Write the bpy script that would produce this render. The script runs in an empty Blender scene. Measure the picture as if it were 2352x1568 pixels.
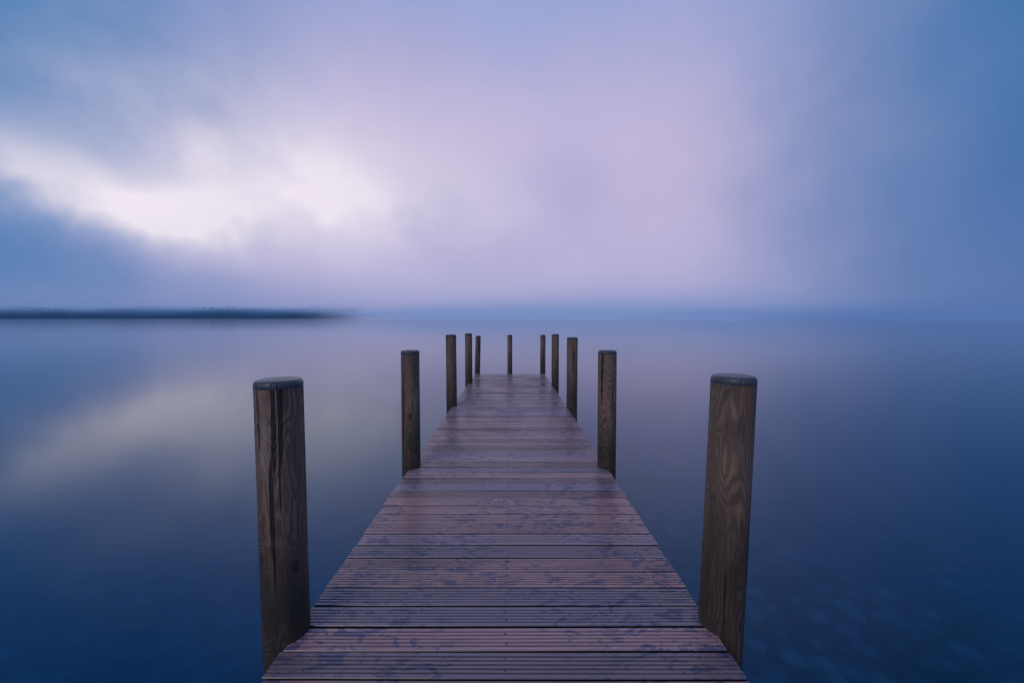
import bpy, bmesh, math, random
from mathutils import Vector, noise
random.seed(7)
sc = bpy.context.scene
sc.view_settings.view_transform = 'Standard'
sc.view_settings.look = 'None'
sc.view_settings.exposure = 0
sc.view_settings.gamma = 1

# ---------------------------------------------------------------- node helper
class NT:
    def __init__(s, tree):
        s.t = tree; s.n = tree.nodes; s.l = tree.links
        s.n.clear()
    def _in(s, sock, v):
        if v is None: return
        if isinstance(v, bpy.types.NodeSocket): s.l.new(v, sock)
        else:
            if hasattr(sock.default_value, '__len__') and not hasattr(v, '__len__'):
                v = [v]*len(sock.default_value)
            if hasattr(v, '__len__') and len(v) == 3 and len(sock.default_value) == 4:
                v = (*v, 1)
            sock.default_value = v
    def m(s, op, a, b=None, c=None, clamp=False):
        n = s.n.new('ShaderNodeMath'); n.operation = op; n.use_clamp = clamp
        s._in(n.inputs[0], a); s._in(n.inputs[1], b); s._in(n.inputs[2], c)
        return n.outputs[0]
    def vm(s, op, a, b=None):
        n = s.n.new('ShaderNodeVectorMath'); n.operation = op
        s._in(n.inputs[0], a); s._in(n.inputs[1], b)
        return n.outputs[0]
    def add(s, a, b): return s.m('ADD', a, b)
    def sub(s, a, b): return s.m('SUBTRACT', a, b)
    def mul(s, a, b): return s.m('MULTIPLY', a, b)
    def smooth(s, v, lo, hi, a=0.0, b=1.0):
        n = s.n.new('ShaderNodeMapRange'); n.interpolation_type = 'SMOOTHSTEP'
        s._in(n.inputs[0], v); s._in(n.inputs[1], lo); s._in(n.inputs[2], hi)
        s._in(n.inputs[3], a); s._in(n.inputs[4], b)
        return n.outputs[0]
    def mix(s, f, a, b, mode='MIX'):
        n = s.n.new('ShaderNodeMix'); n.data_type = 'RGBA'; n.blend_type = mode
        n.clamp_factor = True
        s._in(n.inputs[0], f); s._in(n.inputs[6], a); s._in(n.inputs[7], b)
        return n.outputs[2]
    def noise(s, vec, scale, detail=3, rough=0.5, dist=0.0):
        n = s.n.new('ShaderNodeTexNoise')
        s._in(n.inputs['Vector'], vec)
        n.inputs['Scale'].default_value = scale
        n.inputs['Detail'].default_value = detail
        n.inputs['Roughness'].default_value = rough
        n.inputs['Distortion'].default_value = dist
        return n.outputs['Fac']
    def xyz(s, v):
        n = s.n.new('ShaderNodeSeparateXYZ'); s._in(n.inputs[0], v)
        return n.outputs
    def comb(s, x, y, z):
        n = s.n.new('ShaderNodeCombineXYZ')
        s._in(n.inputs[0], x); s._in(n.inputs[1], y); s._in(n.inputs[2], z)
        return n.outputs[0]
    def bump(s, h, strength=0.3, dist=0.01, normal=None):
        n = s.n.new('ShaderNodeBump')
        n.inputs['Strength'].default_value = strength
        n.inputs['Distance'].default_value = dist
        s._in(n.inputs['Height'], h)
        if normal is not None: s._in(n.inputs['Normal'], normal)
        return n.outputs[0]

def srgb(r, g, b):
    f = lambda c: (c/255/12.92) if c/255 <= 0.04045 else ((c/255+0.055)/1.055)**2.4
    return (f(r), f(g), f(b))

# ---------------------------------------------------------------- world (dawn mist + cloud)
SUN_AZ, SUN_EL = 215.0, 36.0
w = bpy.data.worlds.new("World"); sc.world = w; w.use_nodes = True
T = NT(w.node_tree)
tc = T.n.new('ShaderNodeTexCoord').outputs['Generated']
d = T.vm('NORMALIZE', tc)
X, Y, Z = T.xyz(d)[:3]
Zc = T.m('ABSOLUTE', Z)
dd = T.comb(X, Y, Zc)
az0 = T.mul(T.m('ARCTAN2', X, Y), 57.2958)
el0 = T.mul(T.m('ARCSINE', Zc), 57.2958)
n1 = T.sub(T.noise(dd, 2.2, 3, 0.5), 0.5)
n2 = T.sub(T.noise(T.vm('ADD', dd, (5.3, 1.7, 3.1)), 3.0, 4, 0.5), 0.5)
n3 = T.sub(T.noise(T.vm('ADD', dd, (9.3, 4.7, 2.1)), 6.0, 4, 0.55), 0.5)
az = T.add(az0, T.add(T.mul(n1, 22.0), T.mul(n3, 9.0)))
el = T.add(el0, T.mul(T.mul(T.add(n2, T.mul(n3, 0.5)), 10.0), T.smooth(el0, 2.0, 14.0)))

def blob(a0, e0, sa, se, amp, rot=0.0):
    c, sn = math.cos(math.radians(rot)), math.sin(math.radians(rot))
    da = T.sub(az, a0); de = T.sub(el, e0)
    u = T.add(T.mul(da, c/sa), T.mul(de, sn/sa))
    v = T.add(T.mul(da, -sn/se), T.mul(de, c/se))
    q = T.add(T.mul(u, u), T.mul(v, v))
    return T.mul(T.m('EXPONENT', T.mul(q, -0.5)), amp)
def addall(l):
    r = l[0]
    for x in l[1:]: r = T.add(r, x)
    return r

blue   = srgb(58, 124, 184)
lav    = srgb(186, 179, 218)
topc   = srgb(142, 163, 214)
white  = srgb(242, 233, 244)
pink   = srgb(203, 189, 221)
slate  = srgb(88, 130, 184)
horizc = srgb(116, 140, 192)
right = T.smooth(T.add(az, T.mul(el, 0.35)), 24.0, 70.0, 1.0, 0.0)
left  = T.smooth(T.sub(az, T.mul(el, 0.65)), -70.0, -34.0)
L = T.mul(right, left)
col = T.mix(L, blue, lav)
col = T.mix(T.mul(T.smooth(el, 22.0, 42.0), T.mul(L, 0.95)), col, topc)
W = addall([blob(-39, 11.2, 6, 2.0, .62, -6), blob(-26, 14.5, 11, 4.2, .58, 8), blob(-50, 12.5, 10, 2.3, .56, -10),
            blob(-16, 18, 13, 7, .32), blob(-35, 20, 12, 5, .26)])
W = T.mul(W, T.add(1.0, T.mul(n3, 1.9)))
col = T.mix(T.m('MINIMUM', W, 1.0), col, white)
P = addall([blob(25, 18, 8, 7, .5, 35), blob(0, 26, 15, 7, .4), blob(10, 11, 16, 4, .2)])
col = T.mix(T.m('MINIMUM', P, 1.0), col, pink)
D = addall([blob(-58, 5.4, 9, 2.6, .95, -4), blob(-42, 3.6, 10, 1.6, .25)])
col = T.mix(T.m('MINIMUM', D, 1.0), col, slate)
# grey-blue veil drifting between the pale breaks
V = addall([blob(6, 17, 4, 6, .34, -12), blob(-8, 34, 20, 4, .15)])
col = T.mix(T.m('MINIMUM', V, 1.0), col, srgb(150, 155, 204))
col = T.mix(T.m('EXPONENT', T.mul(el0, -1/3.0)), col, T.mix(T.smooth(az0, -42.0, -12.0), srgb(90, 122, 178), horizc))
azr = T.add(az0, T.mul(n1, 14.0))
col = T.mix(T.smooth(T.sub(azr, T.mul(el0, .10)), 18.0, 56.0, 0.0, 0.9), col, T.mix(T.smooth(el0, 0.0, 26.0), srgb(80, 112, 169), srgb(60, 112, 168)))
col = T.mix(T.smooth(el0, 1.0, 9.0), col, T.mix(1.0, col, T.comb(T.add(1.0, T.mul(n2, .34)), T.add(1.0, T.mul(n2, .26)), T.add(1.0, T.mul(n2, .19))), 'MULTIPLY'))
rest = srgb(100, 130, 184)
f_up = T.smooth(el0, 40.0, 66.0)
f_back = T.smooth(Y, 0.45, -0.2)
col = T.mix(T.m('MAXIMUM', f_up, f_back), col, rest)

sky = T.n.new('ShaderNodeTexSky'); sky.sky_type = 'NISHITA'; sky.sun_disc = False
sky.sun_elevation = math.radians(SUN_EL); sky.sun_rotation = math.radians(SUN_AZ)
bg1 = T.n.new('ShaderNodeBackground'); T._in(bg1.inputs[0], sky.outputs[0]); bg1.inputs[1].default_value = 0.05
bg2 = T.n.new('ShaderNodeBackground'); T._in(bg2.inputs[0], col); bg2.inputs[1].default_value = 1.0
mx = T.n.new('ShaderNodeMixShader'); mx.inputs[0].default_value = 0.97   # cloud/mist cover hides nearly all the clear sky
T.l.new(bg1.outputs[0], mx.inputs[1]); T.l.new(bg2.outputs[0], mx.inputs[2])
o = T.n.new('ShaderNodeOutputWorld'); T.l.new(mx.outputs[0], o.inputs[0])

# ---------------------------------------------------------------- sun
sd = bpy.data.lights.new("sun", 'SUN'); sd.energy = 0.75; sd.angle = math.radians(40); sd.color = (1.0, .88, .80)
so = bpy.data.objects.new("sun", sd); sc.collection.objects.link(so)
a, e = math.radians(SUN_AZ), math.radians(SUN_EL)
tosun = Vector((math.sin(a)*math.cos(e), math.cos(a)*math.cos(e), math.sin(e)))
so.rotation_euler = tosun.to_track_quat('Z', 'Y').to_euler(); so.location = tosun*30

# ---------------------------------------------------------------- materials
def newmat(name):
    m = bpy.data.materials.new(name); m.use_nodes = True
    T = NT(m.node_tree)
    o = T.n.new('ShaderNodeOutputMaterial'); p = T.n.new('ShaderNodeBsdfPrincipled')
    T.l.new(p.outputs[0], o.inputs[0])
    return m, T, p, o

def mat_water():
    m, T, p, o = newmat("lake_water")
    pos = T.n.new('ShaderNodeNewGeometry').outputs['Position']
    big = T.noise(pos, 0.12, 3)
    # stones of the lake bed seen through the shallows
    wob = T.vm('ADD', pos, T.vm('MULTIPLY', T.comb(T.noise(pos, 5.0), T.noise(T.vm('ADD', pos, (7, 3, 0)), 5.0), 0.0), (0.12, 0.12, 0)))
    bed = T.n.new('ShaderNodeTexVoronoi'); bed.inputs['Scale'].default_value = 9.0
    T._in(bed.inputs['Vector'], wob)
    edge = T.smooth(bed.outputs['Distance'], 0.25, 0.62, 1.0, 0.35)
    per = T.xyz(bed.outputs['Color'])[0]
    bd = T.mul(edge, T.add(.45, T.mul(per, 1.25)))
    x, y, z = T.xyz(pos)[:3]
    r = T.m('SQRT', T.add(T.mul(x, x), T.mul(y, y)))
    shallow = T.mul(T.smooth(r, 1.8, 6.0, 1.0, 0.0), T.smooth(T.noise(pos, .5, 3), .3, .6, .45, 1.0))
    shallow = T.mul(shallow, T.smooth(x, -2.0, 1.5, .35, 1.0))
    bd = T.add(T.mul(bd, shallow), T.sub(1.0, shallow))
    c = T.mix(big, (0.0, .021, .064), (0.0, .028, .084))
    c = T.mix(T.mul(shallow, .7), c, (.008, .027, .046))
    c = T.mix(1.0, c, T.comb(bd, bd, bd), 'MULTIPLY')
    T._in(p.inputs['Base Color'], c)
    p.inputs['Roughness'].default_value = 0.08
    p.inputs['IOR'].default_value = 2.05
    p.inputs['Specular Tint'].default_value = (.02, .32, .62, 1)
    wv = T.add(T.noise(T.vm('MULTIPLY', pos, (1, 1.6, 1)), 5.0, 3), T.mul(T.noise(pos, 0.8, 2), 1.5))
    fade = T.smooth(r, 1.0, 12.0, 1.0, 0.0)
    T._in(p.inputs['Normal'], T.bump(T.mul(wv, fade), 0.03, 0.03))
    return m

def mat_post():
    m, T, p, o = newmat("weathered_post_wood")
    tcn = T.n.new('ShaderNodeTexCoord'); ob = tcn.outputs['Object']
    rnd = T.n.new('ShaderNodeObjectInfo').outputs['Random']
    off = T.comb(T.mul(rnd, 17.0), T.mul(rnd, 31.0), T.mul(rnd, 47.0))
    ov = T.vm('ADD', ob, off)
    x, y, z = T.xyz(ob)[:3]
    st = T.vm('MULTIPLY', ov, (6.5, 6.5, .9))
    n = T.noise(st, 1.0, 2, 0.45, 0.15)
    wob = T.noise(T.vm('MULTIPLY', ov, (4, 4, 6)), 1.0, 2)
    vo = T.n.new('ShaderNodeTexVoronoi'); vo.inputs['Scale'].default_value = 1.0
    T._in(vo.inputs['Vector'], T.vm('MULTIPLY', ov, (6.0, 6.0, 3.2)))
    kd = vo.outputs['Distance']
    knot = T.m('EXPONENT', T.mul(T.mul(kd, kd), -36.0))
    n = T.add(T.add(n, T.mul(knot, 0.20)), T.mul(wob, .09))
    fine = T.noise(T.vm('MULTIPLY', ov, (80, 80, 2.5)), 1.0, 4, 0.65)
    ring = T.m('SINE', T.add(T.mul(n, 190.0), T.mul(fine, 3.8)))
    ring = T.smooth(ring, -1.0, 1.0)
    c = T.mix(T.mul(ring, T.smooth(T.noise(T.vm('MULTIPLY', ov, (9, 9, 2)), 1.0, 3), .3, .6, .25, .9)), (.155, .092, .060), (.36, .225, .148))
    c = T.mix(T.smooth(fine, .35, .7, 0, .65), c, (.17, .105, .074))
    patch = T.noise(T.vm('MULTIPLY', ov, (7, 7, 2.0)), 1.0, 5, 0.65)
    c = T.mix(T.smooth(patch, .48, .70, 0, .7), c, (.070, .053, .046))
    c = T.mix(T.smooth(patch, .44, .27, 0, .6), c, (.40, .30, .25))
    c = T.mix(T.smooth(knot, .6, .9, 0, .85), c, (.05, .022, .014))
    alg = T.mul(T.smooth(z, 1.0, .45), T.smooth(T.noise(T.vm('MULTIPLY', ov, (8, 8, 2.2)), 1.3, 4, .6), .36, .62))
    c = T.mix(T.mul(alg, .6), c, (.050, .055, .026))
    damp = T.smooth(z, 1.15, .4, 1.0, .42)
    c = T.mix(1.0, c, T.comb(damp, damp, damp), 'MULTIPLY')
    crack = T.smooth(T.noise(T.vm('MULTIPLY', ov, (30, 30, .9)), 1.0, 2, .4), .66, .69)
    c = T.mix(T.mul(crack, .9), c, (.012, .008, .006))
    topm = T.n.new('ShaderNodeAttribute'); topm.attribute_name = 'cap'
    c = T.mix(topm.outputs['Fac'], c, T.mix(T.noise(ov, 30, 3), (.026, .028, .038), (.10, .10, .115)))
    T._in(p.inputs['Base Color'], c)
    T._in(p.inputs['Roughness'], T.sub(.52, T.mul(topm.outputs['Fac'], .22)))
    T._in(p.inputs['Normal'], T.bump(T.add(T.mul(ring, .35), T.add(T.mul(fine, 1.0), T.mul(crack, -3.0))), .75, .004))
    return m

def mat_deck():
    m, T, p, o = newmat("wet_grooved_decking")
    ob = T.n.new('ShaderNodeTexCoord').outputs['Object']
    at = T.n.new('ShaderNodeAttribute'); at.attribute_name = 'tint'; tint = at.outputs['Fac']
    ag = T.n.new('ShaderNodeAttribute'); ag.attribute_name = 'groove'; gr = ag.outputs['Fac']
    off = T.comb(T.mul(tint, 37.0), 0.0, T.mul(tint, 11.0))
    ov = T.vm('ADD', ob, off)
    g1 = T.noise(T.vm('MULTIPLY', ov, (1.6, 26, 26)), 1.0, 4, .6)
    g2 = T.noise(T.vm('MULTIPLY', ov, (5.0, 170, 60)), 1.0, 3, .6)
    c = T.mix(g1, (.20, .100, .100), (.58, .330, .315))
    c = T.mix(T.smooth(g2, .35, .75, 0, .6), c, (.18, .105, .118))
    grey = T.smooth(T.m('FRACT', T.mul(tint, 7.31)), .45, .95, 0.0, .75)
    c = T.mix(grey, c, (.19, .172, .240))
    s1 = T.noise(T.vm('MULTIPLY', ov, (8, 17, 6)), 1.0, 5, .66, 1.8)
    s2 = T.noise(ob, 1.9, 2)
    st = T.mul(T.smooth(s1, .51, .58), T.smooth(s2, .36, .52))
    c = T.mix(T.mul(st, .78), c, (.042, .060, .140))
    c = T.mix(T.m('MINIMUM', T.mul(gr, .5), 1.0), c, (.016, .011, .018))
    br = T.add(.70, T.mul(T.m('FRACT', T.mul(tint, 13.7)), .58))
    c = T.mix(1.0, c, T.comb(br, br, br), 'MULTIPLY')
    T._in(p.inputs['Base Color'], c)
    wet = T.noise(ob, 2.2, 4, .6)
    T._in(p.inputs['Roughness'], T.smooth(wet, .35, .7, .22, .45))
    p.inputs['IOR'].default_value = 1.65
    T._in(p.inputs['Normal'], T.bump(T.add(g1, g2), .4, .002))
    return m

def mat_beam():
    m, T, p, o = newmat("damp_beam_wood")
    ob = T.n.new('ShaderNodeTexCoord').outputs['Object']
    g = T.noise(T.vm('MULTIPLY', ob, (14, 1.2, 14)), 1.0, 4, .6)
    T._in(p.inputs['Base Color'], T.mix(g, (.012, .010, .010), (.05, .035, .028)))
    p.inputs['Roughness'].default_value = .7
    T._in(p.inputs['Normal'], T.bump(g, .3, .003))
    return m

def mat_metal():
    m, T, p, o = newmat("galvanised_steel")
    g = T.noise(T.n.new('ShaderNodeTexCoord').outputs['Object'], 40, 2)
    T._in(p.inputs['Base Color'], T.mix(g, (.05, .05, .06), (.16, .16, .18)))
    p.inputs['Metallic'].default_value = .8; p.inputs['Roughness'].default_value = .45
    return m

def mat_shore(name, c1, c2, amp, x0, x1, z0, z1, haze):
    """distant trees: aerial haze painted in as emission, stronger with height, trees dissolve along the shore"""
    m, T, p, o = newmat(name)
    pos = T.n.new('ShaderNodeNewGeometry').outputs['Position']
    x, y, z = T.xyz(pos)[:3]
    T._in(p.inputs['Base Color'], T.mix(T.noise(pos, .25, 4), c1, c2))
    p.inputs['Roughness'].default_value = .95
    p.inputs['Specular IOR Level'].default_value = 0.0
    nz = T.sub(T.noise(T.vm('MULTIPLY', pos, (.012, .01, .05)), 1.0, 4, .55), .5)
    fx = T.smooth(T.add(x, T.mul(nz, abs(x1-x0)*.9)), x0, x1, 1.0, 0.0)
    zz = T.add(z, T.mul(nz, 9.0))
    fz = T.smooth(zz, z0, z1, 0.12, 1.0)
    em = T.n.new('ShaderNodeEmission'); em.inputs[0].default_value = (*haze, 1)  # haze painted into the tree material as a glow
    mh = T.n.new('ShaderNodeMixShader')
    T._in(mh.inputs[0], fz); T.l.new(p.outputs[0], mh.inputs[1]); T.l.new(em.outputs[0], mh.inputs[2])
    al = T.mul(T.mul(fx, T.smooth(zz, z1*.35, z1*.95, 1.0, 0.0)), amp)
    tr = T.n.new('ShaderNodeBsdfTransparent'); mx = T.n.new('ShaderNodeMixShader')
    T._in(mx.inputs[0], al); T.l.new(tr.outputs[0], mx.inputs[1]); T.l.new(mh.outputs[0], mx.inputs[2])
    T.l.new(mx.outputs[0], o.inputs[0])
    return m

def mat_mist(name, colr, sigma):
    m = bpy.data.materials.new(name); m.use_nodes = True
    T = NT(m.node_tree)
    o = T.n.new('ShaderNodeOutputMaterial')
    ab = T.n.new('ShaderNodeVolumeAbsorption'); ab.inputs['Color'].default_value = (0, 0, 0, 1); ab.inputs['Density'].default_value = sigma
    em = T.n.new('ShaderNodeEmission'); em.inputs[0].default_value = (*colr, 1); em.inputs[1].default_value = sigma  # mist lights itself; emission stands in for scattered light
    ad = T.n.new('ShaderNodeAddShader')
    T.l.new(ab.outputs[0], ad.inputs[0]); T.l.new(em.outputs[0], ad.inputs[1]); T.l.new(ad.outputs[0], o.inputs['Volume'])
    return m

M_water, M_post, M_deck, M_beam, M_metal = mat_water(), mat_post(), mat_deck(), mat_beam(), mat_metal()

def mkobj(name, verts, faces, mat, parent=None, smooth=False):
    me = bpy.data.meshes.new(name); me.from_pydata(verts, [], faces); me.update()
    me.materials.append(mat)
    if smooth:
        for f in me.polygons: f.use_smooth = True
    ob = bpy.data.objects.new(name, me); sc.collection.objects.link(ob)
    if parent: ob.parent = parent
    return ob

# ---------------------------------------------------------------- lake
S = 9000
mkobj("lake_water", [(-S, -S, 0), (S, -S, 0), (S, S, 0), (-S, S, 0)], [(0, 1, 2, 3)], M_water)

# ---------------------------------------------------------------- jetty
def zd(y): return 0.40 - 0.0144*y
def xc(y): return -0.022 - 0.003*y
HW = 0.85
jetty = bpy.data.objects.new("wooden_jetty", None); sc.collection.objects.link(jetty)

PITCH, GAP = 0.1185, 0.0095
Y_END = 9.48
verts, faces, tint, groove = [], [], [], []
sv, sf = [], []
y = Y_END - PITCH
while y > -3.0:
    bw = PITCH - GAP + random.uniform(-.002, .0015)
    y0 = y + random.uniform(-.0015, .0015)
    NR = 6; th = .028; gd = .0034
    prof = [(0.0, -th), (0.0, -.003), (.0025, 0.0)]
    rp = (bw - .005)/NR
    for i in range(NR):
        s = .0025 + i*rp
        if i > 0:
            prof += [(s-.0034, 0.0), (s-.0020, -gd), (s+.0020, -gd), (s+.0034, 0.0)]
    prof += [(bw-.0025, 0.0), (bw, -.003), (bw, -th)]
    np_ = len(prof)
    t = random.random()
    dz = random.uniform(-.002, .002); tl = random.uniform(-.012, .012); sk = random.uniform(-.0018, .0018)
    xl = xc(y)-HW+random.uniform(-.006, .006); xr = xc(y)+HW+random.uniform(-.006, .006)
    NX = 8; base = len(verts); ph = random.uniform(0, 6)
    for j in range(NX+1):
        u = j/NX; xx = xl+(xr-xl)*u
        for (py, pz) in prof:
            yy = y0+py+sk*(u-.5)*2
            zz = zd(yy)+pz+dz+tl*(py-bw/2)+.0008*math.sin(ph+u*5)
            verts.append((xx, yy, zz))
    for j in range(NX):
        for i in range(np_):
            k = (i+1) % np_
            a_, b_ = base+j*np_+i, base+j*np_+k
            c_, d_ = base+(j+1)*np_+k, base+(j+1)*np_+i
            faces.append((a_, d_, c_, b_)); tint.append(t)
            if i == 0 or i == np_-2: g = 2.0
            elif i == np_-1: g = 1.0
            elif prof[i][1] <= -gd+1e-6 and prof[k][1] <= -gd+1e-6: g = 1.5
            elif prof[i][1] != prof[k][1]: g = .7
            else: g = 0.0
            groove.append(g)
    faces.append(tuple(base+i for i in range(np_))); tint.append(t); groove.append(.6)
    faces.append(tuple(base+NX*np_+i for i in reversed(range(np_)))); tint.append(t); groove.append(.6)
    for sx in (-.72, 0.0, .72):
        for sy in (.27, .73):
            cx, cy = xc(y)+sx+random.uniform(-.006, .006), y0+bw*sy+random.uniform(-.003, .003)
            b = len(sv); zz = zd(cy)+.0008+dz
            for q in range(8):
                sv.append((cx+.0042*math.cos(q*math.pi/4), cy+.0042*math.sin(q*math.pi/4), zz))
            for q in range(8):
                sv.append((cx+.0042*math.cos(q*math.pi/4), cy+.0042*math.sin(q*math.pi/4), zz-.01))
            sf.append(tuple(b+q for q in range(8)))
            for q in range(8):
                r_ = (q+1) % 8
                sf.append((b+8+q, b+8+r_, b+r_, b+q))
    y -= PITCH
deck = mkobj("deck_boards", verts, faces, M_deck, jetty)
a1 = deck.data.attributes.new('tint', 'FLOAT', 'FACE'); a1.data.foreach_set('value', tint)
a2 = deck.data.attributes.new('groove', 'FLOAT', 'FACE'); a2.data.foreach_set('value', groove)
mkobj("screws", sv, sf, M_metal, jetty)

def beam(name, p0, p1, wx, hz):
    (x0, y0, z0), (x1, y1, z1) = p0, p1
    if abs(y1-y0) > abs(x1-x0): ox, oy = wx/2, 0
    else: ox, oy = 0, wx/2
    v = []
    for (x, y, z) in (p0, p1):
        v += [(x-ox, y-oy, z-hz), (x+ox, y+oy, z-hz), (x+ox, y+oy, z), (x-ox, y-oy, z)]
    f = [(0, 1, 2, 3), (7, 6, 5, 4), (0, 4, 5, 1), (1, 5, 6, 2), (2, 6, 7, 3), (3, 7, 4, 0)]
    ob = mkobj(name, v, f, M_beam, jetty)
    bm = bmesh.new(); bm.from_mesh(ob.data)
    bmesh.ops.bevel(bm, geom=bm.edges[:], offset=.004, segments=1, affect='EDGES')
    bmesh.ops.recalc_face_normals(bm, faces=bm.faces[:]); bm.to_mesh(ob.data); bm.free()
    return ob
for i, sx in enumerate((-.72, 0.0, .72)):
    beam(f"stringer_{i+1}", (xc(-3)+sx, -3, zd(-3)-.033), (xc(Y_END)+sx, Y_END-.02, zd(Y_END)-.033), .07, .15)

# ---------------------------------------------------------------- posts
CAMZ = 1.65
posts = [(-.911, -.917, 1.52, .0850, .243),
         ( .889,  .872, 1.56, .0830, .234),
         (-.868, -.874, 3.33, .0770, .285),
         ( .813,  .822, 3.33, .0770, .285),
         (-.908, -.905, 5.82, .0780, .265),
         ( .874,  .876, 5.67, .0770, .296),
         (-.889, -.889, 8.00, .0720, .338),
         ( .862,  .862, 7.78, .0720, .345),
         (-.826, -.850, 9.56, .0640, .4646),
         (-.053, -.053, 9.58, .0600, .443),
         ( .757,  .757, 9.58, .0640, .443)]
for pi, (xt, xb, py, r, dzt) in enumerate(posts):
    zt = CAMZ-dzt; zb = -1.6
    slope = (xt-xb)/max(zt-zd(py), .1)
    NS = 64; vs, fs, cap = [], [], []
    zs = [zb + (zt-.030-zb)*i/70 for i in range(71)]
    prof = [(z, 1.0, 0) for z in zs]
    prof += [(zt-.026, 1.008, 1), (zt-.016, 1.002, 1), (zt-.008, .975, 1), (zt-.003, .93, 1), (zt+.000, .85, 1), (zt+.003, .5, 1)]
    sx = random.uniform(0, 50)
    for (z, f, c) in prof:
        for k in range(NS):
            th = 2*math.pi*k/NS
            nn = noise.noise(Vector((math.cos(th)*1.2+sx, math.sin(th)*1.2, z*1.1)))
            n2_ = noise.noise(Vector((math.cos(th)*6+sx, math.sin(th)*6, z*1.5+9)))
            rr = r*f*(1+.030*nn+.012*n2_)*(1+.02*(zt-z)/1.4)
            vs.append((rr*math.cos(th), rr*math.sin(th), z-zd(py)+.4))
    for i in range(len(prof)-1):
        for k in range(NS):
            k2 = (k+1) % NS
            fs.append((i*NS+k, i*NS+k2, (i+1)*NS+k2, (i+1)*NS+k))
            cap.append(1.0 if prof[i+1][2] else 0.0)
    b = (len(prof)-1)*NS
    vs.append((0, 0, zt+.004-zd(py)+.4)); ci = len(vs)-1
    for k in range(NS):
        fs.append((b+k, b+(k+1) % NS, ci)); cap.append(1.0)
    vs = [(vx+slope*(vz-.4), vy, vz) for vx, vy, vz in vs]
    ob = mkobj("wooden_post", vs, fs, M_post, smooth=True)
    ob.location = (xb, py, zd(py)-.4)
    at = ob.data.attributes.new('cap', 'FLOAT', 'FACE'); at.data.foreach_set('value', cap)

for k, (l, r_) in enumerate(((0, 1), (2, 3), (4, 5), (6, 7))):
    L_, R_ = posts[l], posts[r_]
    ym = (L_[2]+R_[2])/2 + .13
    beam(f"cross_beam_{k+1}", (-.93, ym, zd(ym)-.185), (.87, ym, zd(ym)-.185), .07, .14)

# ---------------------------------------------------------------- far shores
def shore(name, az0, az1, dist, depth, h, mat, tree, n, rows=14, seed=0):
    vs, fs = [], []
    for i in range(n+1):
        a_ = math.radians(az0+(az1-az0)*i/n)
        for j in range(rows+1):
            d_ = dist/math.cos(a_)*1.0 + depth*j/rows
            px, py = d_*math.sin(a_), d_*math.cos(a_)
            land = h*.35*math.sin(min(j/rows*1.4, 1)*math.pi/2)*(1+.6*noise.noise(Vector((px*.01, py*.01, seed))))
            t1 = abs(noise.noise(Vector((px*.09, py*.09, seed+3))))
            t2 = noise.noise(Vector((px*.33, py*.33, seed+7)))
            can = tree*(.75+.55*noise.noise(Vector((px*.018, py*.02, seed+1)))+.45*t1+.30*t2)
            z = -0.3 if j == 0 else (land + max(can, .5)*min(1, j/2.0))
            if j == rows: z = -0.5
            vs.append((px, py, z))
    R = rows+1
    for i in range(n):
        for j in range(rows):
            fs.append((i*R+j, (i+1)*R+j, (i+1)*R+j+1, i*R+j+1))
    return mkobj(name, vs, fs, mat)
M_trees = mat_shore("conifers_painted_haze", (.010, .055, .120), (.022, .085, .170), .96, -270, -145, 1.5, 15.0, srgb(84, 118, 174))
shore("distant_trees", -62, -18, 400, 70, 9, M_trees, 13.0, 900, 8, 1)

# low mist lying on the lake (self-lit homogeneous volume); banks thin out in long wedges where they meet
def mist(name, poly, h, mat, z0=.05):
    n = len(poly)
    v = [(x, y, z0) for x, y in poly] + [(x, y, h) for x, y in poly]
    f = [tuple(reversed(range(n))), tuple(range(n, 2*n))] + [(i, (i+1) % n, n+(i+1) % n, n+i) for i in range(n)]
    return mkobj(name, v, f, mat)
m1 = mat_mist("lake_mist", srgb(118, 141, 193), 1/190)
m2 = mat_mist("lake_mist_shaded", srgb(86, 116, 173), 1/170)  # darker glow colour for the right-hand bank
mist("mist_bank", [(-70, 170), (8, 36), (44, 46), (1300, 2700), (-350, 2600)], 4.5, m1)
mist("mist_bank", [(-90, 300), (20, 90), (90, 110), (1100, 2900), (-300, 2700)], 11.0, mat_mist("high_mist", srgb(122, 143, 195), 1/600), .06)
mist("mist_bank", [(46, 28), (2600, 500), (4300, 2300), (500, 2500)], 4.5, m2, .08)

# ---------------------------------------------------------------- camera
cd = bpy.data.cameras.new("camera"); cd.sensor_width = 36; cd.lens = 13.78
cd.clip_start = .05; cd.clip_end = 20000
cam = bpy.data.objects.new("camera", cd); sc.collection.objects.link(cam)
cam.location = (0, 0, CAMZ); cam.rotation_euler = (math.radians(90-3.62), 0, 0)
sc.camera = cam
